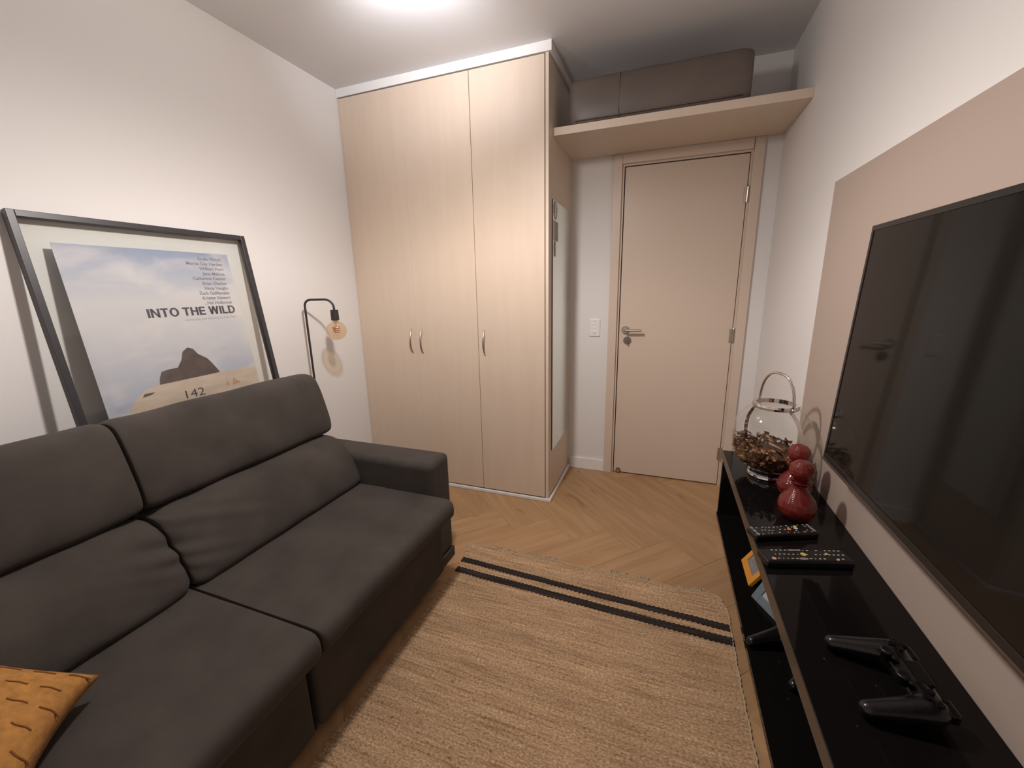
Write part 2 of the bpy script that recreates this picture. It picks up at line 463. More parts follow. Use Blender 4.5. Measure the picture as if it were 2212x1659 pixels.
# door with frame
d = thing('door_1', None, None, (DX0, YB, 0)); d['kind'] = 'structure'
DW = DX1 - DX0
obj('door_leaf', box(0.006, DW - 0.003, 0.002, 0.037, 0.008, 2.095, 0.0015), M['door'], d)
fl, fr = 1.6394 - DX0, 2.4806 - DX0
FT = ZS - 0.0005
for nm, a in (('door_frame_left', (fl, -0.013)), ('door_frame_right', (DW + 0.013, fr))):
    obj('architrave', box(a[0], a[1], -0.02, 0.0, 0, FT, 0.002), M['door'], d)
obj('architrave', box(fl + .056, fr - .056, -0.02, 0.0, 2.113, FT, 0.002), M['door'], d)
for a, b in ((-0.016, -0.0005), (DW + 0.0005, DW + 0.016)):
    obj('jamb', box(a, b, 0.0005, 0.11, 0, 2.116), M['door'], d)
obj('jamb', box(-0.0005, DW + .0005, 0.0005, 0.11, 2.1015, 2.116), M['door'], d)
obj('door_stop_strip', box(0, DW, 0.045, 0.11, 0.0, 2.1), M['gap'], d)
for z in (1.872, 1.039, 0.234):
    hg = tube(bmesh.new(), [(DW + .001, -0.008, z - .042), (DW + .001, -0.008, z + .042)], 0.0048, 10)
    tube(hg, [(DW + .001, -0.008, z + .042), (DW + .001, -0.008, z + .052)], [0.0048, 0.002], 10)
    bx(hg, DW - .018, DW + .001, -0.004, 0.0015, z - .042, z + .042)
    obj('hinge', hg, M['steel'], d)
hx, hz = 1.752 - DX0, 1.066
def ycyl(bm, x, z, r, y0, y1, n=28):
    b2 = lathe(bmesh.new(), [(0, 0), (r, 0), (r * 1.0, (y1 - y0) * .8), (r * .92, y1 - y0), (0, y1 - y0)], n)
    me = bpy.data.meshes.new('t'); b2.to_mesh(me); b2.free()
    me.transform(Matrix.Translation((x, y1, z)) @ Matrix.Rotation(PI / 2, 4, 'X'))
    bm.from_mesh(me); bpy.data.meshes.remove(me); return bm
hd = obj('handle', ycyl(bmesh.new(), hx + .004, hz, 0.027, -0.008, 0.002), M['steel'], d)
lv = tube(bmesh.new(), [(hx + .004, -.006, hz), (hx + .004, -.040, hz), (hx + .008, -.048, hz), (hx + .02, -.050, hz), (hx + .112, -.050, hz + .002)], 0.0085, 14)
obj('lever', lv, M['steel'], hd, sm=False)
lk = obj('lock_plate', ycyl(bmesh.new(), 1.770 - DX0, 0.994, 0.026, -0.008, 0.002), M['darksteel'], d)
lb = ycyl(bmesh.new(), 1.772 - DX0, 0.990, 0.009, -0.013, -0.007)
bx(lb, 1.7705 - DX0, 1.7735 - DX0, -0.026, -0.012, 0.981, 0.999); bx(lb, 1.766 - DX0, 1.778 - DX0, -0.028, -0.025, 0.972, 0.990)
obj('key', lb, M['darksteel'], lk)
# little grey floor-level door catch
st = thing('door_catch', 'small grey flower-shaped catch stuck at the bottom left corner of the beige door', 'door stop', (1.746, YB + .001, 0.022))
bm = bmesh.new()
for k in range(6):
    a = k * PI / 3
    ycyl(bm, 0.012 * math.cos(a), 0.012 * math.sin(a), 0.0075, -0.010, 0.0, 10)
obj('petals', bm, M['darksteel'], st)
obj('catch_core', ycyl(bmesh.new(), 0, 0, 0.009, -0.016, 0.0, 14), M['steel'], st)

# ================================================================== WARDROBE
wd = thing('wardrobe', 'tall built-in pale wood wardrobe with three doors and bow handles', 'wardrobe', (XW / 2, YB / 2, 0))
ox, oy = XW / 2, YB / 2
def L(x0, x1, y0, y1, z0, z1, bev=0.0): return box(x0 - ox, x1 - ox, y0 - oy, y1 - oy, z0, z1, bev)
obj('carcass', L(0.004, XW - .0195, 0.024, YB - .001, 0.024, 2.530), M['gap'], wd)
obj('side_panel', L(XW - .018, XW, 0.004, YB - .001, 0.0235, 2.533, 0.001), M['veneer_side'], wd)
obj('filler_strip', L(0.001, 0.013, 0.002, 0.02, 0.0235, 2.530), M['veneer_side'], wd)
for (a, b, hxs) in ((0.015, 0.4608, 0.422), (0.4611, 0.9068, 0.501), (0.9100, 1.3425, 0.953)):
    dr = obj('wardrobe_door', L(a, b, 0.0, 0.018, 0.030, 2.5282, 0.0012), M['veneer'], wd)
    pts = []; rr = []
    for k in range(17):
        t = k / 16
        pts.append((hxs - ox, 0.004 - 0.032 * math.sin(PI * t) ** 0.8 - oy, 0.944 + 0.168 * t)); rr.append(0.0032 + 0.003 * math.sin(PI * t))
    obj('handle', tube(bmesh.new(), pts, rr, 10), M['steel'], dr, sm=True)

# mirror on the wardrobe side
mi = thing('wall_mirror', 'tall narrow frameless mirror on the wardrobe side with prints stuck at its left edge', 'mirror', (XW, 0.3, 0.33))
obj('mirror_backing', box(0.0005, 0.004, 0.0745 - .3, 0.5195 - .3, 0.0, 1.516), M['mirror_edge'], mi)
obj('mirror_glass', box(0.0042, 0.0075, 0.0775 - .3, 0.5165 - .3, 0.002, 1.514), M['mirror'], mi)
def decal(name, y0, y1, z0, z1, m, x=0.0078):
    return obj(name, box(x, x + .0008, y0 - .3, y1 - .3, z0 - .33, z1 - .33), m, mi)
decal('photo_print', 0.078, 0.188, 1.627, 1.735, M['pale_print'])
decal('photo_print', 0.132, 0.184, 1.632, 1.728, M['grey_print'], 0.0087)
decal('photo_print', 0.078, 0.133, 1.535, 1.626, M['white'])
decal('photo_print', 0.079, 0.129, 1.540, 1.622, M['grey_print'], 0.0087)
bm = bmesh.new()
for k in range(13):
    z = 1.742 - .33 + k * 0.0075; yl = 0.045 * math.sin(PI * (k + 1.5) / 15) + .012
    for s in (-1, 1):
        y0 = 0.128 - .3
        a = [(0.0078, y0, z), (0.0078, y0 + s * yl * .5, z + .010), (0.0078, y0 + s * yl, z + .012), (0.0078, y0 + s * yl * .5, z + .003)]
        if y0 + s * yl < 0.0775 - .3: a = [(p[0], max(p[1], 0.0778 - .3), p[2]) for p in a]
        v = [bm.verts.new(p) for p in a] ; v2 = [bm.verts.new((p[0] + .0006, p[1], p[2])) for p in a]
        bm.faces.new(v); bm.faces.new(v2[::-1])
        for q in range(4): bm.faces.new((v[q], v[(q + 1) % 4], v2[(q + 1) % 4], v2[q]))
obj('leaf_print', bm, M['leaf_print'], mi)

# ================================================================== SHELF AND CUSHION
sh = obj('wall_shelf', box(XW + .0005, W - .0005, YSF, YB - .0005, ZS, ZS + .04, 0.001), M['veneer_side'])
tag(sh, 'pale wood shelf spanning the alcove above the beige door', 'shelf')
cu = thing('seat_cushion', 'large taupe leatherette cushion standing on the shelf above the door', 'cushion', (1.885, 0.22, ZS + .04))
def cdisp(co, d, L_):
    return 0.003 * noise.noise(co * 6)
prof = [(-0.105, 0.004), (-0.118, 0.10), (-0.108, 0.212), (-0.09, 0.228), (0.09, 0.228), (0.108, 0.21), (0.115, 0.10), (0.105, 0.004), (0.09, -0.0), (-0.09, 0.0)]
bm = loft([(p[0], p[1]) for p in prof], -0.437, 0.437, 30, 0.07, 0.17, 2, 60, cdisp)
for v in bm.verts: v.co = Vector((v.co.y, v.co.x, max(0.0, v.co.z)))
obj('cover', bm, M['cushion'], cu, sm=True)
obj('seam', box(-0.176, -0.173, -0.1175, -0.10, 0.012, 0.214), M['cushion'], cu)
bm = tube(bmesh.new(), [(-0.40, -0.1105, 0.022), (-0.2, -0.1125, 0.022), (0.2, -0.1125, 0.022), (0.40, -0.1105, 0.022)], 0.0035, 8)
obj('piping', bm, M['cushion'], cu, sm=True)

# ================================================================== LIGHT SWITCH
sw = thing('light_switch', 'white wall switch plate with small buttons beside the beige door', 'switch', (1.546, YB, 1.078))
obj('plate', box(-0.036, 0.036, -0.009, 0, -0.060, 0.060, 0.004, 3), M['white'], sw)
for z in (0.028, 0.0, -0.028):
    obj('switch_button', box(-0.017, 0.012, -0.0115, -0.008, z - .009, z + .009, 0.002), M['white'], sw)
for z in (0.045, -0.042):
    obj('screw', ycyl(bmesh.new(), 0.0, z, 0.0028, -0.0098, -0.0085, 10), M['gap'], sw)

# ================================================================== PENDANT LAMP (just above the frame)
LX, LY, LZ = 1.255, -1.20, 2.33
cl = thing('pendant_lamp', 'white pendant lamp with a bare lit bulb and an added ceiling fill light', 'lamp', (LX, LY, H))
obj('canopy', lathe(bmesh.new(), [(0, 0), (0.06, 0), (0.06, -0.018), (0.05, -0.024), (0, -0.024)], 32), M['white'], cl, sm=False)
obj('cord', tube(bmesh.new(), [(0, 0, -.02), (0, 0, LZ - H + .10)], 0.004, 8), M['white'], cl)
obj('bulb_socket', lathe(bmesh.new(), [(0, LZ - H + .105), (.018, LZ - H + .105), (.022, LZ - H + .045), (.0, LZ - H + .045)], 20), M['white'], cl)
M['bulb'] = emitter('lit_bulb', LAMP_COLOR, 25.0)
pr = [(0, -0.045)] + [(0.045 * math.sin(a), -0.045 * math.cos(a)) for a in [PI * i / 28 for i in range(1, 15)]] + [(0.0, 0.0)]
obj('bulb', lathe(bmesh.new(), [(r, z + (LZ - H)) for r, z in pr], 24), M['bulb'], cl, sm=True)
pr = [(0.0455, 0.0005), (0.044, 0.018), (0.032, 0.042), (0.022, 0.060), (0, 0.060)]
obj('bulb_collar', lathe(bmesh.new(), [(r, z + (LZ - H)) for r, z in pr], 24), M['white'], cl, sm=True)
# the bulb's light, its vertical curve shaped to dim near walls, brighten lower parts
PROF = [(0, .92), (15, .96), (30, 1.08), (45, 1.25), (55, 1.30), (62, 1.15), (70, .72), (78, .42), (85, .26), (90, .22), (96, .24), (104, .30), (120, .28), (150, .20), (180, .1)]
ies = bpy.data.texts.new('shaped_curve.ies')
ies.write('IESNA:LM-63-1995\nTILT=NONE\n1 1000 1 %d 1 1 2 0 0 0\n1 1 1\n%s\n0\n%s\n' % (len(PROF), ' '.join(str(a) for a, c in PROF), ' '.join(str(c * 100) for a, c in PROF)))
ml_ = bpy.data.lights.new('bulb_light', 'POINT'); ml_.energy = LAMP_POWER; ml_.color = LAMP_COLOR; ml_.shadow_soft_size = 0.06
ml_.use_nodes = True; nt = ml_.node_tree; em = [n_ for n_ in nt.nodes if n_.type == 'EMISSION'][0]
it = nt.nodes.new('ShaderNodeTexIES'); it.mode = 'INTERNAL'; it.ies = ies; it.inputs['Strength'].default_value = 0.01
nt.links.new(it.outputs[0], em.inputs[1])
mo = bpy.data.objects.new('bulb_light', ml_); COL.objects.link(mo); mo.parent = cl; mo.location = (0, 0, LZ - H - 0.083)
# added fill light on an invented arm and head, lifting ceiling and wardrobe top
hp = Vector((1.03, -0.875, 2.455)) - Vector((LX, LY, H))
obj('added_spot_arm', tube(bmesh.new(), [(0, 0, -.012), (hp.x, hp.y, -.012), (hp.x, hp.y, hp.z - .01)], 0.006, 8), M['white'], cl)
aim = Vector((0.93, -0.60, 2.58)) - Vector((1.03, -0.875, 2.455))
q = aim.to_track_quat('Z', 'Y')
o = obj('added_spot_head', lathe(bmesh.new(), [(0, -.05), (.020, -.05), (.027, -.01), (.027, 0.0), (.023, 0.0), (.018, -.025), (0, -.025)], 24), M['white'], cl)
o.location = hp; o.rotation_mode = 'QUATERNION'; o.rotation_quaternion = q
ld = bpy.data.lights.new('added_ceiling_fill', 'SPOT'); ld.energy = CEILING_FILL_POWER; ld.color = (0.93, 0.94, 1.0); ld.spot_size = math.radians(115); ld.spot_blend = 1.0; ld.shadow_soft_size = 0.015
lo_ = bpy.data.objects.new('added_ceiling_fill', ld); COL.objects.link(lo_); lo_.parent = cl; lo_.location = hp + aim.normalized() * 0.01
lo_.rotation_mode = 'QUATERNION'; lo_.rotation_quaternion = aim.to_track_quat('-Z', 'Y')

# ================================================================== SOFA
SY = [(-0.848, -1.622), (-1.630, -2.410)]
sf = thing('sofa', 'dark charcoal fabric sofa with extended seats along the left wall', 'sofa', (0.6, -1.62, 0))
sx_, sy_ = 0.6, -1.62
def soff(bm):
    for v in bm.verts: v.co -= Vector((sx_, sy_, 0))
    return bm
def nd(amp, sc, seed):
    def f(co, d, L_):
        return amp * noise.noise(Vector((co.x * sc, co.y * sc, co.z * sc)) + Vector((seed, seed * 2, 0)))
    return f
def crease(amp, sc, seed, near):
    """soft body noise plus pull creases at the end that meets the other module (near: +1 = high-y end, -1 = low-y end)"""
    def f(co, d, L_):
        v = amp * noise.noise(Vector((co.x * sc, co.y * sc, co.z * sc)) + Vector((seed, seed * 2, 0)))
        e = (L_ - d) if near > 0 else d
        u = (co.z * 1.0 + e * near * -0.35)
        v += 0.022 * math.exp(-e / 0.15) * noise.noise(Vector((u * 30, e * 4, seed)))
        v += -0.012 * math.exp(-e / 0.05)
        return v
    return f
# frame / back body
obj('back_frame', soff(box(0.058, 0.40, -2.44, -0.845, 0.05, 0.5435, 0.02, 3)), M['sofa'], sf)
for i, (ya, yb) in enumerate(SY):
    lo, hi = min(ya, yb), max(ya, yb)
    # seat base front + pull-out box
    obj('seat_base', soff(box(0.42, 1.085 - 0.004 * i, lo + .006, hi - .006, 0.045, 0.345, 0.012, 3)), M['sofa'], sf)
    pr = [(0.40, 0.345), (0.40, 0.43), (0.62, 0.428), (0.95, 0.428), (1.11, 0.427), (1.140, 0.424), (1.154, 0.408), (1.154, 0.356), (1.135, 0.338), (1.0, 0.338), (0.6, 0.338)]
    pr = [pr[0], pr[0]] + pr[1:2] * 2 + pr[2:]
    obj('seat_cushion', soff(loft(pr, lo, hi, 44, 0.015, 0.035, 2, 96, nd(0.005, 5, 3 + i))), M['sofa'], sf, sm=True)
    # lumbar roll
    pr = [(0.33, 0.40), (0.33, 0.64), (0.42, 0.675), (0.515, 0.662), (0.580, 0.588), (0.628, 0.50), (0.644, 0.440), (0.60, 0.412), (0.45, 0.405)]
    near = -1 if i == 0 else 1
    obj('lumbar_cushion', soff(loft(pr, lo + (.0 if i == 0 else 0.0), hi + (.008 if i == 0 else .0), 70, 0.04, 0.11, 2, 80, crease(0.008, 6, 11 + i, near))), M['sofa'], sf, sm=True)
    # headrest
    pr = [(0.465, 0.672), (0.478, 0.715), (0.458, 0.80), (0.42, 0.915), (0.39, 0.967), (0.32, 0.974), (0.245, 0.94), (0.235, 0.80), (0.27, 0.68), (0.37, 0.655)]
    obj('headrest', soff(loft(pr, lo, hi + (.023 if i == 0 else 0), 50, 0.04, 0.075, 2, 80, nd(0.007, 5, 21 + i))), M['sofa'], sf, sm=True)
for (lo, hi) in ((-0.842, -0.662), (-2.60, -2.42)):
    a = obj('armrest', soff(box(0.06, 1.034, lo, hi, 0.05, 0.573, 0.028, 4)), M['sofa'], sf)
    for fx in (0.10, 0.985):
        obj('foot', soff(box(fx, fx + .055, lo + .02, hi - .008, 0.0, 0.052, 0.004)), M['sofa'], sf)
for fx in (0.10, 0.985):
    obj('foot', soff(box(fx, fx + .055, -1.66, -1.60, 0.0, 0.06, 0.004)), M['sofa'], sf)

# mustard pillow
Tt = Vector((0.800, -1.937, 0.488))
u = Vector((-0.80, -0.36, 0.34)).normalized(); v = Vector((0.72, -0.69, -0.12)).normalized(); nrm = u.cross(v); nrm = nrm if nrm.z > 0 else -nrm
pl = thing('throw_pillow', 'mustard yellow knitted throw pillow with darker stitching on the near sofa seat', 'pillow', Tt)
PS = 0.44; n = 28
bm = bmesh.new()
def pill(a, b, side):
    x, y = a * 2 - 1, b * 2 - 1
    sx2 = x * (1 - 0.19 * (1 - y * y)); sy2 = y * (1 - 0.19 * (1 - x * x))
    h = 0.075 * ((1 - x ** 2) * (1 - y ** 2)) ** 0.42 * (side if side > 0 else -0.4)
    P = u * ((sx2 + 1) / 2 * PS) + v * ((sy2 + 1) / 2 * PS) + nrm * (h + 0.003 * side + .0)
    return P
for side in (1, -1):
    g = [[bm.verts.new(pill(i / n, j / n, side)) for j in range(n + 1)] for i in range(n + 1)]
    for i in range(n):
        for j in range(n):
            bm.faces.new((g[i][j], g[i + 1][j], g[i + 1][j + 1], g[i][j + 1]))
bmesh.ops.remove_doubles(bm, verts=bm.verts, dist=0.0065)
obj('pillow_cover', bm, M['mustard'], pl, sm=True)
for r in range(9):
    for c in range(6):
        a0 = (c + (0.5 if r % 2 else 0.08)) / 6.4; a1 = a0 + 0.10; b0 = (r + .55) / 9
        if a1 > .97: continue
        pts = [pill(a0 + (a1 - a0) * k / 6, b0 + 0.003 * math.sin(k * 1.1 + r + c), 1) + nrm * 0.001 for k in range(7)]
        obj('stitch', tube(bmesh.new(), pts, 0.0016, 6), M['mustard_dark'], pl)

# ================================================================== FLOOR LAMP
fl_ = thing('floor_lamp', 'black bent-tube lamp with a bare round amber bulb beside the wardrobe', 'lamp', (0.11, -0.50, 0))
obj('lamp_base', lathe(bmesh.new(), [(0, 0), (0.10, 0), (0.10, 0.012), (0.095, 0.016), (0, 0.016)], 40), M['black'], fl_)
P = Vector((0.062, -0.512, 0)) - Vector((0.11, -0.50, 0)); E_ = Vector((0.210, -0.447, 0)) - Vector((0.11, -0.50, 0))
dirv = (E_ - P).normalized(); R_ = 0.035; zt = 1.318
pts = [P + Vector((0, 0, 0.01)), P + Vector((0, 0, 0.6))]
for k in range(9):
    a = PI / 2 * k / 8; pts.append(P + dirv * (R_ * (1 - math.cos(a))) + Vector((0, 0, zt - R_ + R_ * math.sin(a))))
for k in range(9):
    a = PI / 2 * k / 8; pts.append(E_ - dirv * (R_ * 1.4 * (1 - math.sin(a))) + Vector((0, 0, zt - R_ * 1.4 + R_ * 1.4 * math.cos(a))))
pts.append(E_ + Vector((0, 0, 1.255)))
obj('pole', tube(bmesh.new(), pts, 0.0062, 12), M['black'], fl_, sm=True)
obj('bulb_socket', lathe(bmesh.new(), [(0, 1.258), (0.0215, 1.258), (0.0225, 1.200), (0.014, 1.197), (0, 1.197)], 28, E_.x, E_.y), M['black'], fl_)
bz = 1.140; br = 0.056
pr = [(0.013, 1.199), (0.016, 1.192)]
for k in range(2, 15):
    a = PI * k / 14; pr.append((br * math.sin(a) * (1.0 if k < 9 else 1.0), bz + br * math.cos(a)))
gb = obj('glass_bulb', lathe(bmesh.new(), pr[:-1] + [(0, bz - br)], 36, E_.x, E_.y), M['amber'], fl_, sm=True)
fp = []
for k in range(90):
    t = k / 89; a = t * 7 * PI
    fp.append((E_.x + 0.020 * math.cos(a) * (1 - .3 * t), E_.y + 0.020 * math.sin(a) * (1 - .3 * t), bz + 0.022 - 0.035 * t))
obj('filament', tube(bmesh.new(), fp, 0.0022, 6), M['filament'], gb, sm=True)
obj('glass_stem', tube(bmesh.new(), [(E_.x, E_.y, 1.198), (E_.x, E_.y, bz + .02)], [0.008, 0.005], 10), M['amber'], gb, sm=True)

# ================================================================== FRAMED POSTER
th = math.atan2(.095, .72)
P0 = Vector((0.033, -1.508, 1.54)); vd = Vector((math.sin(th), 0, -math.cos(th)))
org = P0 + Vector((0, 0.313, 0)) + vd * 1.003
po = thing('framed_poster', 'large black-framed poster of pale cloudy sky leaning on the left wall behind the sofa', 'poster', org)
X_ = Vector((0, 1, 0)); Y_ = -vd; Z_ = X_.cross(Y_)
po.rotation_euler = Matrix((X_, Y_, Z_)).transposed().to_euler()
def U(x): return x - 0.313
def V(y): return 1.003 - y
f0, f1, g0, g1 = U(-0.0855), U(0.7115), 0.0, V(-0.094)
fw = 0.021
for (a, b, c, e) in ((f0, f0 + fw, g0, g1), (f1 - fw, f1, g0, g1), (f0 + fw, f1 - fw, g1 - fw, g1), (f0 + fw, f1 - fw, g0, g0 + fw)):
    obj('frame_rail', box(a, b, c, e, -0.014, 0.014, 0.0015), M['frame'], po)
obj('glass_pane', box(f0 + fw - .002, f1 - fw + .002, g0 + fw - .002, g1 - fw + .002, 0.0028, 0.0042), M['pane'], po)

def poster_mat():
    m = bpy.data.materials.new('printed_sky'); m.use_nodes = True
    nt = m.node_tree; p = nt.nodes['Principled BSDF']; p.inputs['Roughness'].default_value = 0.6
    tc = nt.nodes.new('ShaderNodeTexCoord'); sp = nt.nodes.new('ShaderNodeSeparateXYZ')
    nt.links.new(tc.outputs['Object'], sp.inputs[0])
    mp = nt.nodes.new('ShaderNodeMapping'); mp.inputs['Scale'].default_value = (3.2, 6.5, 1); mp.inputs['Rotation'].default_value = (0, 0, 0.5)
    nt.links.new(tc.outputs['Object'], mp.inputs['Vector'])
    n = nt.nodes.new('ShaderNodeTexNoise'); n.inputs['Scale'].default_value = 1.3; n.inputs['Detail'].default_value = 7; n.inputs['Distortion'].default_value = 0.4
    nt.links.new(mp.outputs[0], n.inputs['Vector'])
    # base gradient by height: blue at top, pale middle, soft blue low
    g = nt.nodes.new('ShaderNodeMapRange'); g.inputs[1].default_value = 0.40; g.inputs[2].default_value = 1.0
    nt.links.new(sp.outputs[1], g.inputs[0])
    r = nt.nodes.new('ShaderNodeValToRGB'); e = r.color_ramp.elements
    e[0].position = 0.0; e[0].color = (0.40, 0.42, 0.53, 1); e[1].position = 1.0; e[1].color = (0.30, 0.34, 0.48, 1)
    for pos, c in ((0.35, (0.57, 0.55, 0.60)), (0.65, (0.62, 0.59, 0.62)), (0.85, (0.44, 0.46, 0.56))):
        k = e.new(pos); k.color = (*c, 1)
    nt.links.new(g.outputs[0], r.inputs[0])
    r2 = nt.nodes.new('ShaderNodeValToRGB'); r2.color_ramp.elements[0].position = 0.45; r2.color_ramp.elements[1].position = 0.70
    nt.links.new(n.outputs[0], r2.inputs[0])
    mx = nt.nodes.new('ShaderNodeMixRGB'); mx.inputs[2].default_value = (0.68, 0.63, 0.64, 1)
    nt.links.new(r2.outputs[0], mx.inputs[0]); nt.links.new(r.outputs[0], mx.inputs[1])
    nt.links.new(mx.outputs[0], p.inputs['Base Color'])
    return m
sheet = obj('poster_sheet', box(U(0.0), U(0.607), V(0.915), V(0.0), -0.0006, 0.0006), poster_mat(), po)
M['ink'] = mat('dark_ink', (0.075, 0.066, 0.085), 0.6)
M['ink2'] = mat('grey_ink', (0.25, 0.24, 0.29), 0.6)
M['ink3'] = mat('pale_ink', (0.36, 0.34, 0.37), 0.6)
M['cream'] = mat('cream_print', (0.58, 0.46, 0.38), 0.6, var=0.10, vscale=(9, 30, 1))
M['rust'] = mat('rust_print', (0.50, 0.30, 0.22), 0.6)
M['rock'] = mat('dark_brown_print', (0.060, 0.042, 0.042), 0.6, col2=(0.13, 0.085, 0.07), vscale=(22, 22, 1))
def printed(name, pts, m, z=0.0008):
    return obj(name, prism(bmesh.new(), [(U(a), V(b)) for a, b in pts][::-1], z, z + .0003), m, sheet)
hill = [(0.607, 0.536), (0.435, 0.5345), (0.20, 0.536), (0.155, 0.543), (0.123, 0.556), (0.095, 0.578), (0.069, 0.609), (0.05, 0.66), (0.045, 0.74), (0.045, 0.914), (0.607, 0.914)]
printed('printed_pale_slope', hill, M['cream'])
# plain dark boulder shape stands where the print's dark subject was
rock = [(0.187, 0.538), (0.192, 0.515), (0.205, 0.488), (0.235, 0.483), (0.268, 0.482), (0.29, 0.452), (0.302, 0.42), (0.325, 0.405), (0.345, 0.413), (0.36, 0.438), (0.392, 0.462), (0.41, 0.49), (0.432, 0.533)]
printed('printed_boulder', rock, M['rock'], 0.0012)
printed('printed_mark', [(0.118, 0.574), (0.128, 0.562), (0.165, 0.563), (0.150, 0.570), (0.128, 0.574)], M['rock'], 0.0012)
printed('printed_rust_stain', [(0.472, 0.602), (0.485, 0.567), (0.492, 0.58), (0.515, 0.60)], M['rust'], 0.0012)
printed('printed_rust_stain', [(0.447, 0.60), (0.45, 0.565), (0.458, 0.60)], M['rust'], 0.0012)
def title(parent, x0, x1, y0, h, m):
    """bold grotesque capitals built from strokes; unit cap height, stem .21"""
    st, br = .21, .175
    def R(a, b, c, d): return [(a, c), (b, c), (b, d), (a, d)]
    def ring(cx, rx1, rx2, ry1, ry2, a0, a1, n=22):
        out = []
        for k in range(n):
            t0 = a0 + (a1 - a0) * k / n; t1 = a0 + (a1 - a0) * (k + 1) / n
            out.append([(cx + rx1 * math.cos(t0), .5 + ry1 * math.sin(t0)), (cx + rx1 * math.cos(t1), .5 + ry1 * math.sin(t1)), (cx + rx2 * math.cos(t1), .5 + ry2 * math.sin(t1)), (cx + rx2 * math.cos(t0), .5 + ry2 * math.sin(t0))])
        return out
    G = {'I': (st, [R(0, st, 0, 1)]),
         'N': (.76, [R(0, .195, 0, 1), R(.565, .76, 0, 1), [(.0, 1), (.2, 1), (.76, 0), (.56, 0)]]),
         'T': (.68, [R(0, .68, 1 - br, 1), R(.235, .445, 0, 1 - br)]),
         'O': (.86, ring(.43, .43, .22, .52, .345, 0, 2 * PI)),
         'H': (.74, [R(0, st, 0, 1), R(.53, .74, 0, 1), R(st, .53, .415, .595)]),
         'E': (.64, [R(0, st, 0, 1), R(st, .64, 0, br), R(st, .60, .42, .585), R(st, .63, 1 - br, 1)]),
         'W': (1.06, [[(0, 1), (.21, 1), (.375, 0), (.175, 0)], [(.175, 0), (.375, 0), (.625, 1), (.43, 1)], [(.435, 1), (.63, 1), (.885, 0), (.685, 0)], [(.685, 0), (.885, 0), (1.06, 1), (.855, 1)]]),
         'L': (.60, [R(0, st, 0, 1), R(st, .60, 0, br)]),
         'D': (.76, [R(0, st, 0, 1), R(st, .36, 0, br), R(st, .36, 1 - br, 1)] + ring(.36, .40, .19, .5, .325, -PI / 2, PI / 2, 14))}
    x = 0; polys = []
    for ch in 'INTO THE WILD':
        if ch == ' ': x += .27; continue
        wd_, ps = G[ch]
        polys += [[(a + x, b) for a, b in p] for p in ps]; x += wd_ + .085
    tot = x - .085; bm = bmesh.new()
    for p in polys: prism(bm, [(x0 + a / tot * (x1 - x0), y0 + b * h) for a, b in p], 0.0008, 0.0011)
    return obj('title_lettering', bm, m, parent)
title(sheet, U(0.2170), U(0.5775), V(0.2715), 0.0355, M['ink'])
credits = ['Emile Hirsch', 'Marcia Gay Harden', 'William Hurt', 'Jena Malone', 'Catherine Keener', 'Brian Dierker', 'Vince Vaughn', 'Zach Galifianakis', 'Kristen Stewart', '...Hal Holbrook']
for i, c in enumerate(credits):
    text_part('credit_line', c, 0.0195, U(0.5725), V(0.0325 + 0.0216 * i), 0.0008, M['ink2'], sheet, 'RIGHT', 0.00055, 1.03)
text_part('credit_line', 'screenplay and directed by Sean Penn', 0.0148, U(0.5765), V(0.2935), 0.0008, M['ink3'], sheet, 'RIGHT', 0.0, 1.0)
text_part('painted_number', '142', 0.050, U(0.301), V(0.617), 0.0014, M['ink'], sheet, 'CENTER', 0.0, 1.22)

# ================================================================== TV PANEL AND TV
PX = W - 0.012
pn = obj('tv_wall_panel', box(PX, W - .0005, -2.75, -0.398, 0.10, 1.7152, 0.001), M['panel'])
tag(pn, 'flat taupe panel on the right wall behind the television', 'wall panel')
tv = thing('television', 'large black flat television mounted on the taupe wall panel', 'television', (2.49, -1.49, 0.845))
tilt = math.atan2(.0245, .645)
tv.rotation_euler = (0, tilt, 0)
# local: x outwards(+x wall), y along, z up ; front face at x=0
hw = 0.560
obj('casing', box(0.004, 0.030, -hw, hw, 0.0, 0.655, 0.004), M['bezel'], tv)
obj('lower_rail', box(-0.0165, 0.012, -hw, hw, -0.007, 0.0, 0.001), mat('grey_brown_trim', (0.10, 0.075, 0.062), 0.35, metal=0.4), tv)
for a in ((-hw, hw, 0.642, 0.655), (-hw, hw, 0.0, 0.016)):
    obj('bezel_rail', box(-0.0145, 0.004, a[0], a[1], a[2], a[3], 0.001), M['bezel'], tv)
for a in ((-hw, -hw + .011), (hw - .011, hw)):
    obj('bezel_rail', box(-0.0145, 0.004, a[0], a[1], 0.016, 0.642, 0.001), M['bezel'], tv)
obj('screen', box(-0.0125, 0.0035, -hw + .011, hw - .011, 0.016, 0.642), M['screen'], tv)
obj('wall_bracket', box(0.030, 0.052, -0.2, 0.2, 0.2, 0.45), M['plastic'], tv)

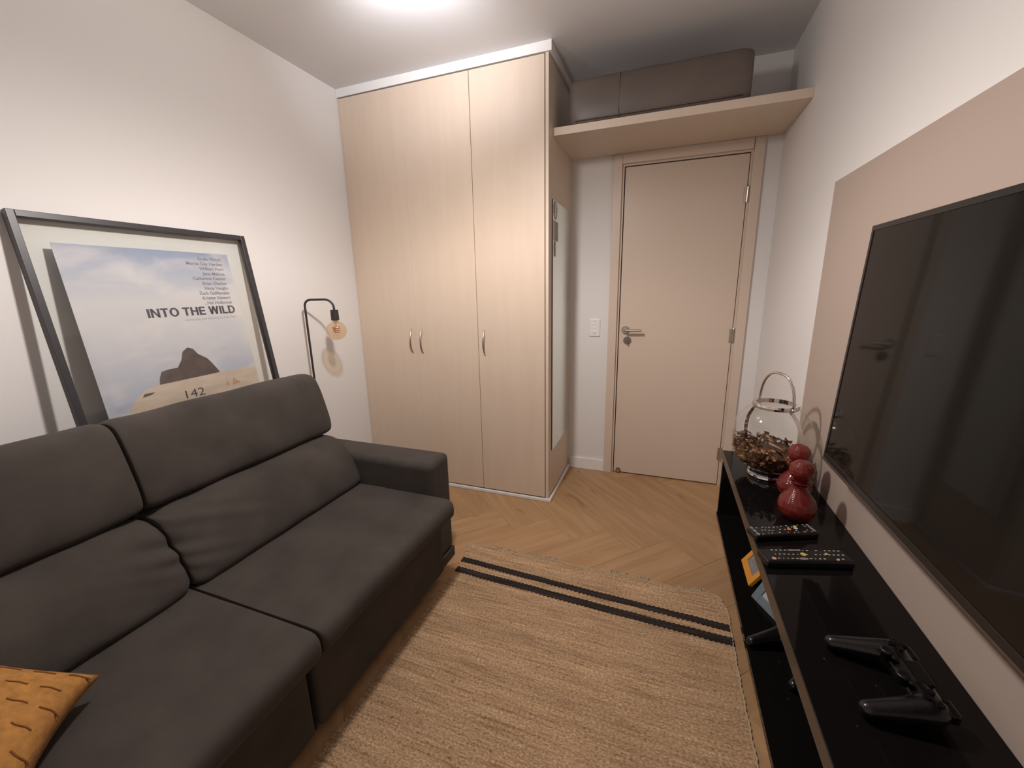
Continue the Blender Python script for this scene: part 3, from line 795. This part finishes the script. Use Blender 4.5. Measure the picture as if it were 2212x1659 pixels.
# ================================================================== TV RACK (wall hung)
RY0 = -2.30; ZB = 0.3022
rk = thing('tv_rack', 'long glossy black wall-hung rack with an open niche under the television', 'rack', ((XR + W) / 2, (RY0 + YR) / 2, ZB))
rx, ry = (XR + W) / 2, (RY0 + YR) / 2
XBK = PX - 0.001
def RB(x0, x1, y0, y1, z0, z1, b=0.001): return box(x0 - rx, x1 - rx, y0 - ry, y1 - ry, z0 - ZB, z1 - ZB, b)
obj('top_panel', RB(XR + .0025, XBK, RY0, YR, ZR - .037, ZR), M['rack'], rk)
obj('edge_strip', RB(XR, XR + .0023, RY0, YR, ZR - .037, ZR - .001, 0.0), M['edge'], rk)
obj('bottom_panel', RB(XR, XBK, RY0, YR, ZB, ZB + .02), M['rack'], rk)
for a, b in ((RY0, RY0 + .018), (YR - .018, YR)):
    obj('end_panel', RB(XR + .003, XBK, a, b, ZB + .0202, ZR - .0372), M['rack'], rk)
obj('back_panel', RB(XBK - .006, XBK, RY0 + .0185, YR - .0185, ZB + .0202, ZR - .0372, 0), M['rack'], rk)

# ================================================================== LANTERN
LA = Vector((2.413, -0.608, ZR))
ln = thing('glass_lantern', 'round clear glass lantern with chrome rims and hoop handle on the rack', 'lantern', LA)
GR = 0.128
obj('chrome_base', lathe(bmesh.new(), [(0, 0), (0.066, 0), (0.068, 0.004), (0.066, 0.010), (0.063, 0.012), (0.065, 0.016), (0.065, 0.022), (0.061, 0.025), (0.062, 0.031), (0.058, 0.034), (0, 0.034)], 48), M['chrome'], ln, sm=False)
zc = 0.034 + 0.122
pr = []
a0 = math.acos(0.122 / 0.144); a1 = math.acos(0.124 / 0.144)
for k in range(25):
    a = a0 + (PI - a0 - a1) * k / 24
    pr.append((0.139 * math.sin(a), zc - 0.144 * math.cos(a)))
zr_ = pr[-1][1]
obj('glass_globe', lathe(bmesh.new(), pr, 56), M['glass'], ln, sm=True)
rr = pr[-1][0] + .006
rr = 0.0755
obj('chrome_rim', lathe(bmesh.new(), [(rr - .012, zr_ - .004), (rr, zr_ - .004), (rr + .002, zr_ + .004), (rr, zr_ + .012), (rr - .012, zr_ + .012), (rr - .012, zr_ - .004)], 48), M['chrome'], ln, sm=False)
# inner straps following the globe, on the plane of the handle
ha = math.radians(-60)
hdv = Vector((math.cos(ha), math.sin(ha), 0)); hn = Vector((-math.sin(ha), math.cos(ha), 0))
for s in (-1, 1):
    bm = bmesh.new(); prev = None
    for k in range(15):
        a = a0 + .1 + (PI - a0 - a1 - .1) * k / 14
        r = 0.1355 * math.sin(a); z = zc - 0.1405 * math.cos(a)
        c = hdv * (s * r) + Vector((0, 0, z))
        row = [bm.verts.new(c + hn * 0.0085 * q + hdv * (s * w_)) for q, w_ in ((-1, 0), (1, 0), (1, -0.0012), (-1, -0.0012))]
        if prev:
            for q in range(4): bm.faces.new((prev[q], prev[(q + 1) % 4], row[(q + 1) % 4], row[q]))
        prev = row
    obj('strap', bm, M['chrome'], ln)
pts = []
for k in range(25):
    a = PI * k / 24
    pts.append(hdv * (-(rr + .004) * math.copysign(abs(math.cos(a)) ** .8, math.cos(a))) + Vector((0, 0, zr_ + .003 + 0.122 * math.sin(a) ** .85)))
obj('hoop_handle', tube(bmesh.new(), pts, 0.0050, 12), M['chrome'], ln, sm=True)
for s in (-1, 1):
    b = bmesh.new(); bmesh.ops.create_icosphere(b, subdivisions=2, radius=0.008)
    for vv in b.verts: vv.co += hdv * (s * (rr + .004)) + Vector((0, 0, zr_ + .003))
    obj('handle_knob', b, M['chrome'], ln, sm=True)

# potpourri in the lantern
pp_mats = [mat('dried_brown', (0.14, 0.055, 0.028), 0.6), mat('dried_red', (0.17, 0.050, 0.030), 0.6), mat('dried_tan', (0.36, 0.19, 0.075), 0.6), mat('dried_dark', (0.050, 0.026, 0.014), 0.6)]
bm = bmesh.new(); rnd = random.Random(3)
def level(x, y): return 0.122 - 0.09 * (x - y * .2)
# core mound below the flakes
def globe_r(z):
    c = (zc - z) / 0.144
    return 0.139 * math.sqrt(max(0, 1 - c * c)) - 0.006
cnt = 0
prm = [(0, 0.037)] + [(globe_r(z) - .013, z) for z in (0.038, 0.05, 0.065, 0.08, 0.095, 0.104)] + [(0.09, 0.110), (0.05, 0.112), (0, 0.112)]
lathe(bm, prm, 24)
for f in bm.faces: f.material_index = 3
while cnt < 900:
    z = rnd.uniform(0.045, 0.165); r_ = globe_r(z) - .003; a = rnd.uniform(0, 2 * PI); q = r_ * math.sqrt(rnd.uniform(0.1, 1)) if rnd.random() < .6 else r_ * rnd.uniform(.9, 1)
    x, y = q * math.cos(a), q * math.sin(a)
    if z > level(x, y) + rnd.uniform(-.01, .012): continue
    if z < 0.112 and q < r_ * .88: continue
    cnt += 1
    s = rnd.uniform(0.006, 0.016); w_ = s * rnd.uniform(.35, .8); cv = rnd.uniform(-.5, .5) * s
    Rm = Matrix.Rotation(rnd.uniform(0, 2 * PI), 3, 'Z') @ Matrix.Rotation(rnd.uniform(-1.2, 1.2), 3, 'X') @ Matrix.Rotation(rnd.uniform(-1, 1), 3, 'Y')
    pts = [(-s, 0, 0), (-s * .4, w_, cv), (s * .4, w_ * .9, cv), (s, 0, 0), (s * .4, -w_, cv * .6), (-s * .4, -w_ * .8, cv * .7)]
    vs = [bm.verts.new(Rm @ Vector(p) + Vector((x, y, z))) for p in pts]
    c = bm.verts.new(Rm @ Vector((0, 0, -cv * .4)) + Vector((x, y, z)))
    mi_ = rnd.choice([0, 0, 0, 1, 2, 2, 3])
    for k in range(6):
        f = bm.faces.new((vs[k], vs[(k + 1) % 6], c)); f.material_index = mi_
o = obj('potpourri', bm, pp_mats, None, loc=LA)
tag(o, 'brown and red dried potpourri filling the bottom of the glass lantern', 'potpourri', kind='stuff')
# orange papery pod
def pod(nm, label, loc, rad, ht, m, rotx, stem=None):
    t = thing(nm, label, 'dried pod', loc, (rotx, 0, 0.4))
    b = bmesh.new(); n_ = 30; rings = []
    for k in range(11):
        a = PI * k / 10; ring = []
        for j in range(n_):
            ph = 2 * PI * j / n_; r = rad * math.sin(a) ** .8 * (1 + .10 * math.cos(5 * ph)) + .0004
            ring.append(b.verts.new((r * math.cos(ph), r * math.sin(ph), -ht * math.cos(a))))
        rings.append(ring)
    for p_, q_ in zip(rings, rings[1:]):
        for j in range(n_): b.faces.new((p_[j], p_[(j + 1) % n_], q_[(j + 1) % n_], q_[j]))
    b.faces.new(rings[0][::-1]); b.faces.new(rings[-1])
    obj('husk', b, m, t, sm=True)
    obj('stem', tube(bmesh.new(), [(0, 0, ht * .95), (0.002, 0, ht + .006), (0.009, 0, ht + .016)], [0.002, .0015, .001], 6), pp_mats[2], t)
    return t
pod('dried_pod', 'orange ribbed dried pod against the front of the lantern glass', LA + Vector((0.045, -0.098, 0.102)), 0.015, 0.020, mat('orange_husk', (0.52, 0.21, 0.045), 0.55), 0.25)
o = obj('dried_stick', tube(bmesh.new(), [(-.028, .012, .010), (0, 0, 0), (.024, -.012, -.012)], [0.004, 0.0052, 0.0042], 8), mat('pale_stick', (0.33, 0.20, 0.13), 0.7), None, sm=True, loc=LA + Vector((0.012, -.060, 0.136)))
tag(o, 'short pale stick lying on the potpourri in the lantern', 'stick')
o = obj('dried_twig', tube(bmesh.new(), [(-.006, .004, -.02), (-.004, .002, 0.0), (0.0, 0, .022)], [0.003, .0035, .0028], 6), pp_mats[1], None, sm=True, loc=LA + Vector((-0.035, -0.02, 0.150)))
tag(o, 'thin reddish twig standing up from the potpourri in the lantern', 'twig')

# ================================================================== RED VASES
def vase_mesh():
    body = [(0, 0), (0.022, 0), (0.032, 0.006), (0.043, 0.022), (0.047, 0.040), (0.043, 0.058), (0.033, 0.074), (0.023, 0.086), (0.0185, 0.096), (0.019, 0.104), (0.0, 0.104)]
    coll = [(0.016, 0.1035), (0.021, 0.108), (0.0265, 0.1135), (0.0275, 0.1155), (0.024, 0.1155), (0.016, 0.110), (0.016, 0.1035)]
    top = [(0, 0.106), (0.014, 0.106), (0.015, 0.118), (0.022, 0.127), (0.0295, 0.139), (0.0305, 0.150), (0.027, 0.162), (0.018, 0.1715), (0.012, 0.174), (0.0, 0.171)]
    return body, coll, top
body, coll, top = vase_mesh()
def dense(p, k=3):
    out = []
    for a, b in zip(p, p[1:]):
        for i in range(k): out.append((a[0] + (b[0] - a[0]) * i / k, a[1] + (b[1] - a[1]) * i / k))
    return out + [p[-1]]
body, coll, top = [[(r * 1.12, z * 1.12) for r, z in q_] for q_ in (body, coll, top)]
vA = thing('red_vase', 'red textured gourd-shaped glass vase nearest to the remote controls', 'vase', (2.428, -0.932, ZR), group='red gourd vases on the rack')
def ribbed(prof, n=64):
    b = lathe(bmesh.new(), dense(prof, 4), n)
    for v_ in b.verts:
        r = math.hypot(v_.co.x, v_.co.y)
        if r > .012:
            f = 1 + .016 * math.cos(16 * math.atan2(v_.co.y, v_.co.x) + v_.co.z * 95)
            v_.co.x *= f; v_.co.y *= f
    return b
obj('vase_body', ribbed(body), M['red'], vA, sm=True)
obj('collar', lathe(bmesh.new(), coll, 40), M['red'], vA, sm=True)
obj('upper_bulb', ribbed(top), M['red'], vA, sm=True)
def copy_tree(o, parent=None):
    c = o.copy(); COL.objects.link(c); c.parent = parent
    for ch in list(o.children): copy_tree(ch, c)
    return c
vB = copy_tree(vA); vB.location = (2.458, -0.785, ZR)
vB['label'] = 'red textured gourd-shaped glass vase close in front of the round lantern'

# ================================================================== REMOTE CONTROLS
M['b_white'] = mat('white_button', (0.55, 0.52, 0.50), 0.5)
M['b_grey'] = mat('grey_button', (0.22, 0.21, 0.21), 0.5)
M['b_orange'] = mat('orange_button', (0.70, 0.22, 0.03), 0.5)
M['b_yellow'] = mat('yellow_button', (0.60, 0.45, 0.10), 0.5)
M['b_red'] = mat('red_button', (0.45, 0.09, 0.06), 0.5)
M['b_peach'] = mat('peach_button', (0.60, 0.33, 0.20), 0.5)
def disc(bm, x, y, z, rx_, ry_, h=0.0012, n=14):
    return prism(bm, [(x + rx_ * math.cos(2 * PI * k / n), y + ry_ * math.sin(2 * PI * k / n)) for k in range(n)], z - .001, z + h)
def remote(label, loc, ang, Lr, Wr, hr, big, small):
    t = thing('remote_control', label, 'remote control', loc, (0, 0, ang), 'remote controls on the rack')
    b = box(-Lr / 2, Lr / 2, -Wr / 2, Wr / 2, 0, hr, 0.006, 3)
    obj('body', b, M['plastic'], t)
    for (nm, uu, vv, rx_, ry_, m) in big:
        obj(nm, disc(bmesh.new(), (uu - .5) * Lr, (.5 - vv) * Wr, hr, rx_, ry_), M[m], t)
    sb = bmesh.new()
    for (uu, vv, a, c) in small:
        x, y = (uu - .5) * Lr, (.5 - vv) * Wr
        bx(sb, x - a, x + a, y - c, y + c, hr - .001, hr + .0009)
    o = obj('small_keys', sb, M['b_white'], t); o['kind'] = 'stuff'
    return t
rs = random.Random(5)
smA = []
for uu in (.13, .18, .23, .28, .33, .40, .46, .53):
    for vv in (.18, .5, .82):
        if rs.random() < .82: smA.append((uu, vv + rs.uniform(-.05, .05), rs.choice((.0018, .0008, .0022)), .0013))
for uu in (.62, .68, .80, .85, .89):
    for vv in (.12, .30, .68, .86):
        if rs.random() < .6: smA.append((uu, vv, rs.choice((.0012, .0022)), .0012))
remote('shorter black remote control with orange and yellow keys, next to the red vases', (2.366, -1.052, ZR), math.radians(23), 0.192, 0.048, 0.020,
       [('round_key', .055, .18, .0045, .0065, 'b_grey'), ('round_key', .055, .50, .0045, .0065, 'b_grey'), ('round_key', .055, .82, .0045, .0065, 'b_grey'),
        ('orange_key', .60, .50, .0055, .0055, 'b_orange'), ('white_key', .715, .44, .0055, .0055, 'b_white'), ('yellow_key', .735, .25, .0045, .0045, 'b_yellow'),
        ('red_key', .78, .84, .0038, .0038, 'b_red'), ('grey_key', .955, .15, .0042, .0045, 'b_grey'), ('grey_key', .952, .35, .0042, .0045, 'b_grey'), ('grey_key', .949, .55, .0042, .0045, 'b_grey'), ('grey_key', .946, .75, .0042, .0045, 'b_grey')], smA)
smB = []
for uu in [.16 + .052 * k for k in range(16)]:
    for vv in (.14, .46, .78):
        if rs.random() < .85 and not (.38 < uu < .50 and vv != .46): smB.append((uu, vv, rs.choice((.0009, .0024, .0026)), .0014))
for k in range(5):
    smB.append((.41 + .02 * k, .12, .0012, .002)); 
remote('longer black remote control with rows of small pale keys, nearer the camera', (2.390, -1.172, ZR), math.radians(17), 0.222, 0.054, 0.022,
       [('peach_key', .10, .80, .0055, .0050, 'b_peach'), ('yellow_key', .485, .45, .0068, .0068, 'b_yellow'), ('yellow_key', .76, .40, .0040, .0040, 'b_yellow'), ('orange_key', .82, .84, .0036, .0036, 'b_peach'), ('grey_bar', .44, .80, .0120, .0045, 'b_grey'), ('grey_bar', .39, .14, .0100, .0035, 'b_grey')], smB)

# ================================================================== GAME CONTROLLERS
M['pad'] = mat('black_controller_plastic', (0.0055, 0.005, 0.0055), 0.22)
M['padgrip'] = mat('soft_black_plastic', (0.005, 0.0045, 0.005), 0.35)
def gamepad(label, loc, ang, tilt_x=0.0):
    """local: grips point to -x, width along y, top = +z"""
    t = thing('game_controller', label, 'game controller', loc, (0, tilt_x, ang), 'game controllers')
    bm = bmesh.new()
    def cap(p, q, r0, r1, n=9, m_=16):
        p, q = Vector(p), Vector(q); pts = []; rads = []
        for k in range(7): 
            a = PI / 2 * k / 6; pts.append(p - (q - p).normalized() * r0 * math.cos(a)); rads.append(max(.0005, r0 * math.sin(a)))
        for k in range(1, n): f = k / n; pts.append(p.lerp(q, f)); rads.append(r0 + (r1 - r0) * f)
        for k in range(7):
            a = PI / 2 * k / 6; pts.append(q + (q - p).normalized() * r1 * math.sin(a)); rads.append(max(.0005, r1 * math.cos(a)))
        tube(bm, pts, rads, m_)
    for s in (-1, 1):
        cap((0.020, s * .058, .030), (-.068, s * .070, .017), .024, .0145)
        cap((0.026, s * .056, .031), (0.022, s * .010, .031), .022, .019)
    cap((0.020, -.05, .031), (0.020, .05, .031), .021, .021)
    bx(bm, 0.0, 0.046, -.052, .052, .016, .046, .008)
    me = bpy.data.meshes.new('t'); bm.to_mesh(me); bm.free()
    o = bpy.data.objects.new('t', me); COL.objects.link(o)
    md = o.modifiers.new('r', 'REMESH'); md.mode = 'VOXEL'; md.voxel_size = 0.0028
    md2 = o.modifiers.new('s', 'SMOOTH'); md2.iterations = 6; md2.factor = .5
    bpy.context.view_layer.update()
    me2 = bpy.data.meshes.new_from_object(o.evaluated_get(bpy.context.evaluated_depsgraph_get()))
    bpy.data.objects.remove(o)
    smooth(me2); me2.materials.clear(); me2.materials.append(M['pad']); me2.name = 'controller_body'
    b = bpy.data.objects.new('controller_body', me2); COL.objects.link(b); b.parent = t
    zt_ = .0505
    for s in (-1, 1):
        st_ = lathe(bmesh.new(), [(0, .044), (.0085, .044), (.0075, .058), (.0105, .060), (.0105, .063), (.006, .0625), (0, .0615)], 20, -.004, s * .026)
        obj('thumbstick', st_, M['padgrip'], t, sm=True)
        tr = box(.038, .056, s * .054 - .016, s * .054 + .016, .022, .044, .005, 3)
        obj('trigger', tr, M['pad'], t)
    obj('touchpad', box(.014, .044, -.024, .024, .044, .0515, .002), M['padgrip'], t)
    for (dx, dy) in ((.012, 0), (-.012, 0), (0, .012), (0, -.012)):
        obj('face_button', disc(bmesh.new(), .026 + dx, -.056 + dy, .0535, .0048, .0048, .002), M['pad'], t)
    b2 = bmesh.new(); bx(b2, .011, .041, .052, .060, .048, .0555, .001); bx(b2, .022, .030, .041, .071, .048, .0555, .001)
    obj('direction_pad', b2, M['pad'], t)
    obj('light_bar', box(.0465, .0475, -.02, .02, .030, .036), M['b_grey'], t)
    return t
gA = gamepad('black game controller lying on top of the black rack', (2.430, -1.535, ZR), math.radians(3))
gB = copy_tree(gA); gB.location = (2.392, -1.190, ZB + .0205); gB.rotation_euler = (0, 0, math.radians(33))
gB['label'] = 'black game controller inside the open niche of the rack'

# ================================================================== PHOTO FRAMES IN THE NICHE
def pframe(label, loc, ang, lean, Wd, Ht, bw, m, pm):
    """local: y along the bottom edge, face towards -x, leaning back"""
    t = thing('photo_frame', label, 'photo frame', loc, (0, lean, ang), 'photo frames in the niche')
    for (a, b, c, e) in ((0, bw, 0, Ht), (Wd - bw, Wd, 0, Ht), (bw, Wd - bw, 0, bw), (bw, Wd - bw, Ht - bw, Ht)):
        obj('frame_rail', box(0, .012, a, b, c, e, .001), M[m], t)
    obj('photo', box(.004, .010, bw, Wd - bw, bw, Ht - bw), M[pm], t)
    lv_ = tube(bmesh.new(), [(.011, Wd / 2, Ht * .75), (.011 + Ht * .42, Wd / 2, .12 * Ht)], .004, 8)
    return t
fy = pframe('small mustard yellow photo frame leaning back inside the rack niche', (2.334, -0.893, ZB + .0215), 0, math.radians(32), 0.148, 0.115, 0.026, 'yellow', 'photo')
fb = pframe('small blue-grey photo frame leaning back inside the rack niche', (2.388, -1.050, ZB + .0215), math.radians(27.5), math.radians(34), 0.118, 0.125, 0.026, 'blue', 'photo_b')

# ================================================================== RUG
rg = thing('jute_rug', 'natural jute rug with two dark stripes and a fringed end on the floor', 'rug', (1.7, -1.6, 0))
RXL, RXR, RYF, RYN = 1.062, 2.330, -0.566, -2.95
rn = random.Random(9)
def edge_y(x):
    f = (x - RXL) / (RXR - RXL)
    y = RYF - 0.024 * math.exp(-f * 14) + 0.004 * math.sin(f * 21) + 0.002 * math.sin(f * 50)
    if f > .965: y -= ((f - .965) / .035) ** 2 * 0.075
    return y
def xl(y):
    return RXL + 0.042 * min(1, max(0, (RYF - y) / 0.14)) + 0.002 * math.sin(y * 40)
def xr(y): return RXR - 0.004 * math.sin(y * 5) + 0.0015 * math.sin(y * 70)
def rug_strip(y_of, nx, rows, zb, amp):
    bm = bmesh.new(); top = []
    for r in range(rows + 1):
        row = []
        for i in range(nx + 1):
            f = i / nx; x, y = y_of(f, r / rows)
            z = zb + amp * (0.5 + 0.5 * math.cos(r * PI)) + 0.0012 * noise.noise(Vector((x * 9, y * 9, 0)))
            row.append(bm.verts.new((x - 1.7, y + 1.6, z)))
        top.append(row)
    for r in range(rows):
        for i in range(nx):
            bm.faces.new((top[r][i], top[r][i + 1], top[r + 1][i + 1], top[r + 1][i]))
    # skirt
    loop = top[0] + [t[-1] for t in top[1:]] + top[-1][-2::-1] + [t[0] for t in top[-2:0:-1]]
    low = [bm.verts.new((v_.co.x, v_.co.y, 0.0003)) for v_ in loop]
    for k in range(len(loop)):
        bm.faces.new((loop[k], loop[(k + 1) % len(loop)], low[(k + 1) % len(low)], low[k]))
    bm.faces.new(low)
    return bm
def body_map(f, g):
    x0 = 0
    y = None
    # blend from the wavy fringed end to straight rows
    yy = RYF + (RYN - RYF) * g
    xa, xb = xl(yy), xr(yy)
    x = xa + (xb - xa) * f
    y = yy + (edge_y(RXL + (RXR - RXL) * f) - RYF) * max(0, 1 - g / 0.06)
    return x, y
obj('woven_field', rug_strip(body_map, 44, 330, 0.0035, 0.0024), M['jute'], rg, sm=False)
def stripe(ya, yb, wd, x0_, x1_):
    def f_(f, g):
        x = x0_ + (x1_ - x0_) * f
        y = ya + (yb - ya) * f - 0.003 * math.sin(PI * f) + 0.0022 * noise.noise(Vector((f * 14, wd * 90, 0))) - (g - .5) * wd + (g - .5) * 0.005 * (-1) ** int(round(f * 130))
        return x, y
    bm = rug_strip(f_, 130, 4, 0.0066, 0.0012)
    return obj('dark_stripe', bm, M['jute_dark'], rg)
stripe(-0.703, -0.747, 0.032, 1.098, 2.328)
stripe(-0.779, -0.816, 0.036, 1.104, 2.331)
bm = bmesh.new()
for grp in ((0.12, 0.24, 16), (0.30, 0.40, 12), (0.60, 0.66, 7), (0.70, 0.76, 8), (0.84, 0.965, 16)):
    for k in range(grp[2]):
        f = rn.uniform(grp[0], grp[1]); x = RXL + (RXR - RXL) * f; y = edge_y(x)
        dx = rn.uniform(-.012, .012); ll = rn.uniform(.012, .030)
        p = [(x - 1.7, y + 1.596, .005), (x + dx * .6 - 1.7, y + ll * .7 + 1.6, .006), (x + dx * 1.3 - 1.7, y + ll + 1.6, .004), (x + dx * 1.8 - 1.7, y + ll * .45 + 1.6, .003), (x + dx - 1.7, y + 1.6, .004)]
        tube(bm, p[:rn.choice((4, 5, 5))], 0.0021, 5)
o = obj('fringe', bm, M['thread_l'], rg); o['kind'] = 'stuff'
ep = [(RXL + (RXR - RXL) * k / 80 - 1.7, edge_y(RXL + (RXR - RXL) * k / 80) + 1.6, .0055) for k in range(80)]
obj('hem', tube(bmesh.new(), ep, 0.0030, 6), M['thread_l'], rg)
rp = [(xr(RYF - .08 - 2.2 * k / 200) - 1.7 + .0012 * (-1) ** k, RYF - .08 - 2.2 * k / 200 + 1.6, .005) for k in range(201)]
obj('selvedge', tube(bmesh.new(), rp, 0.0030, 6), M['thread_l'], rg)
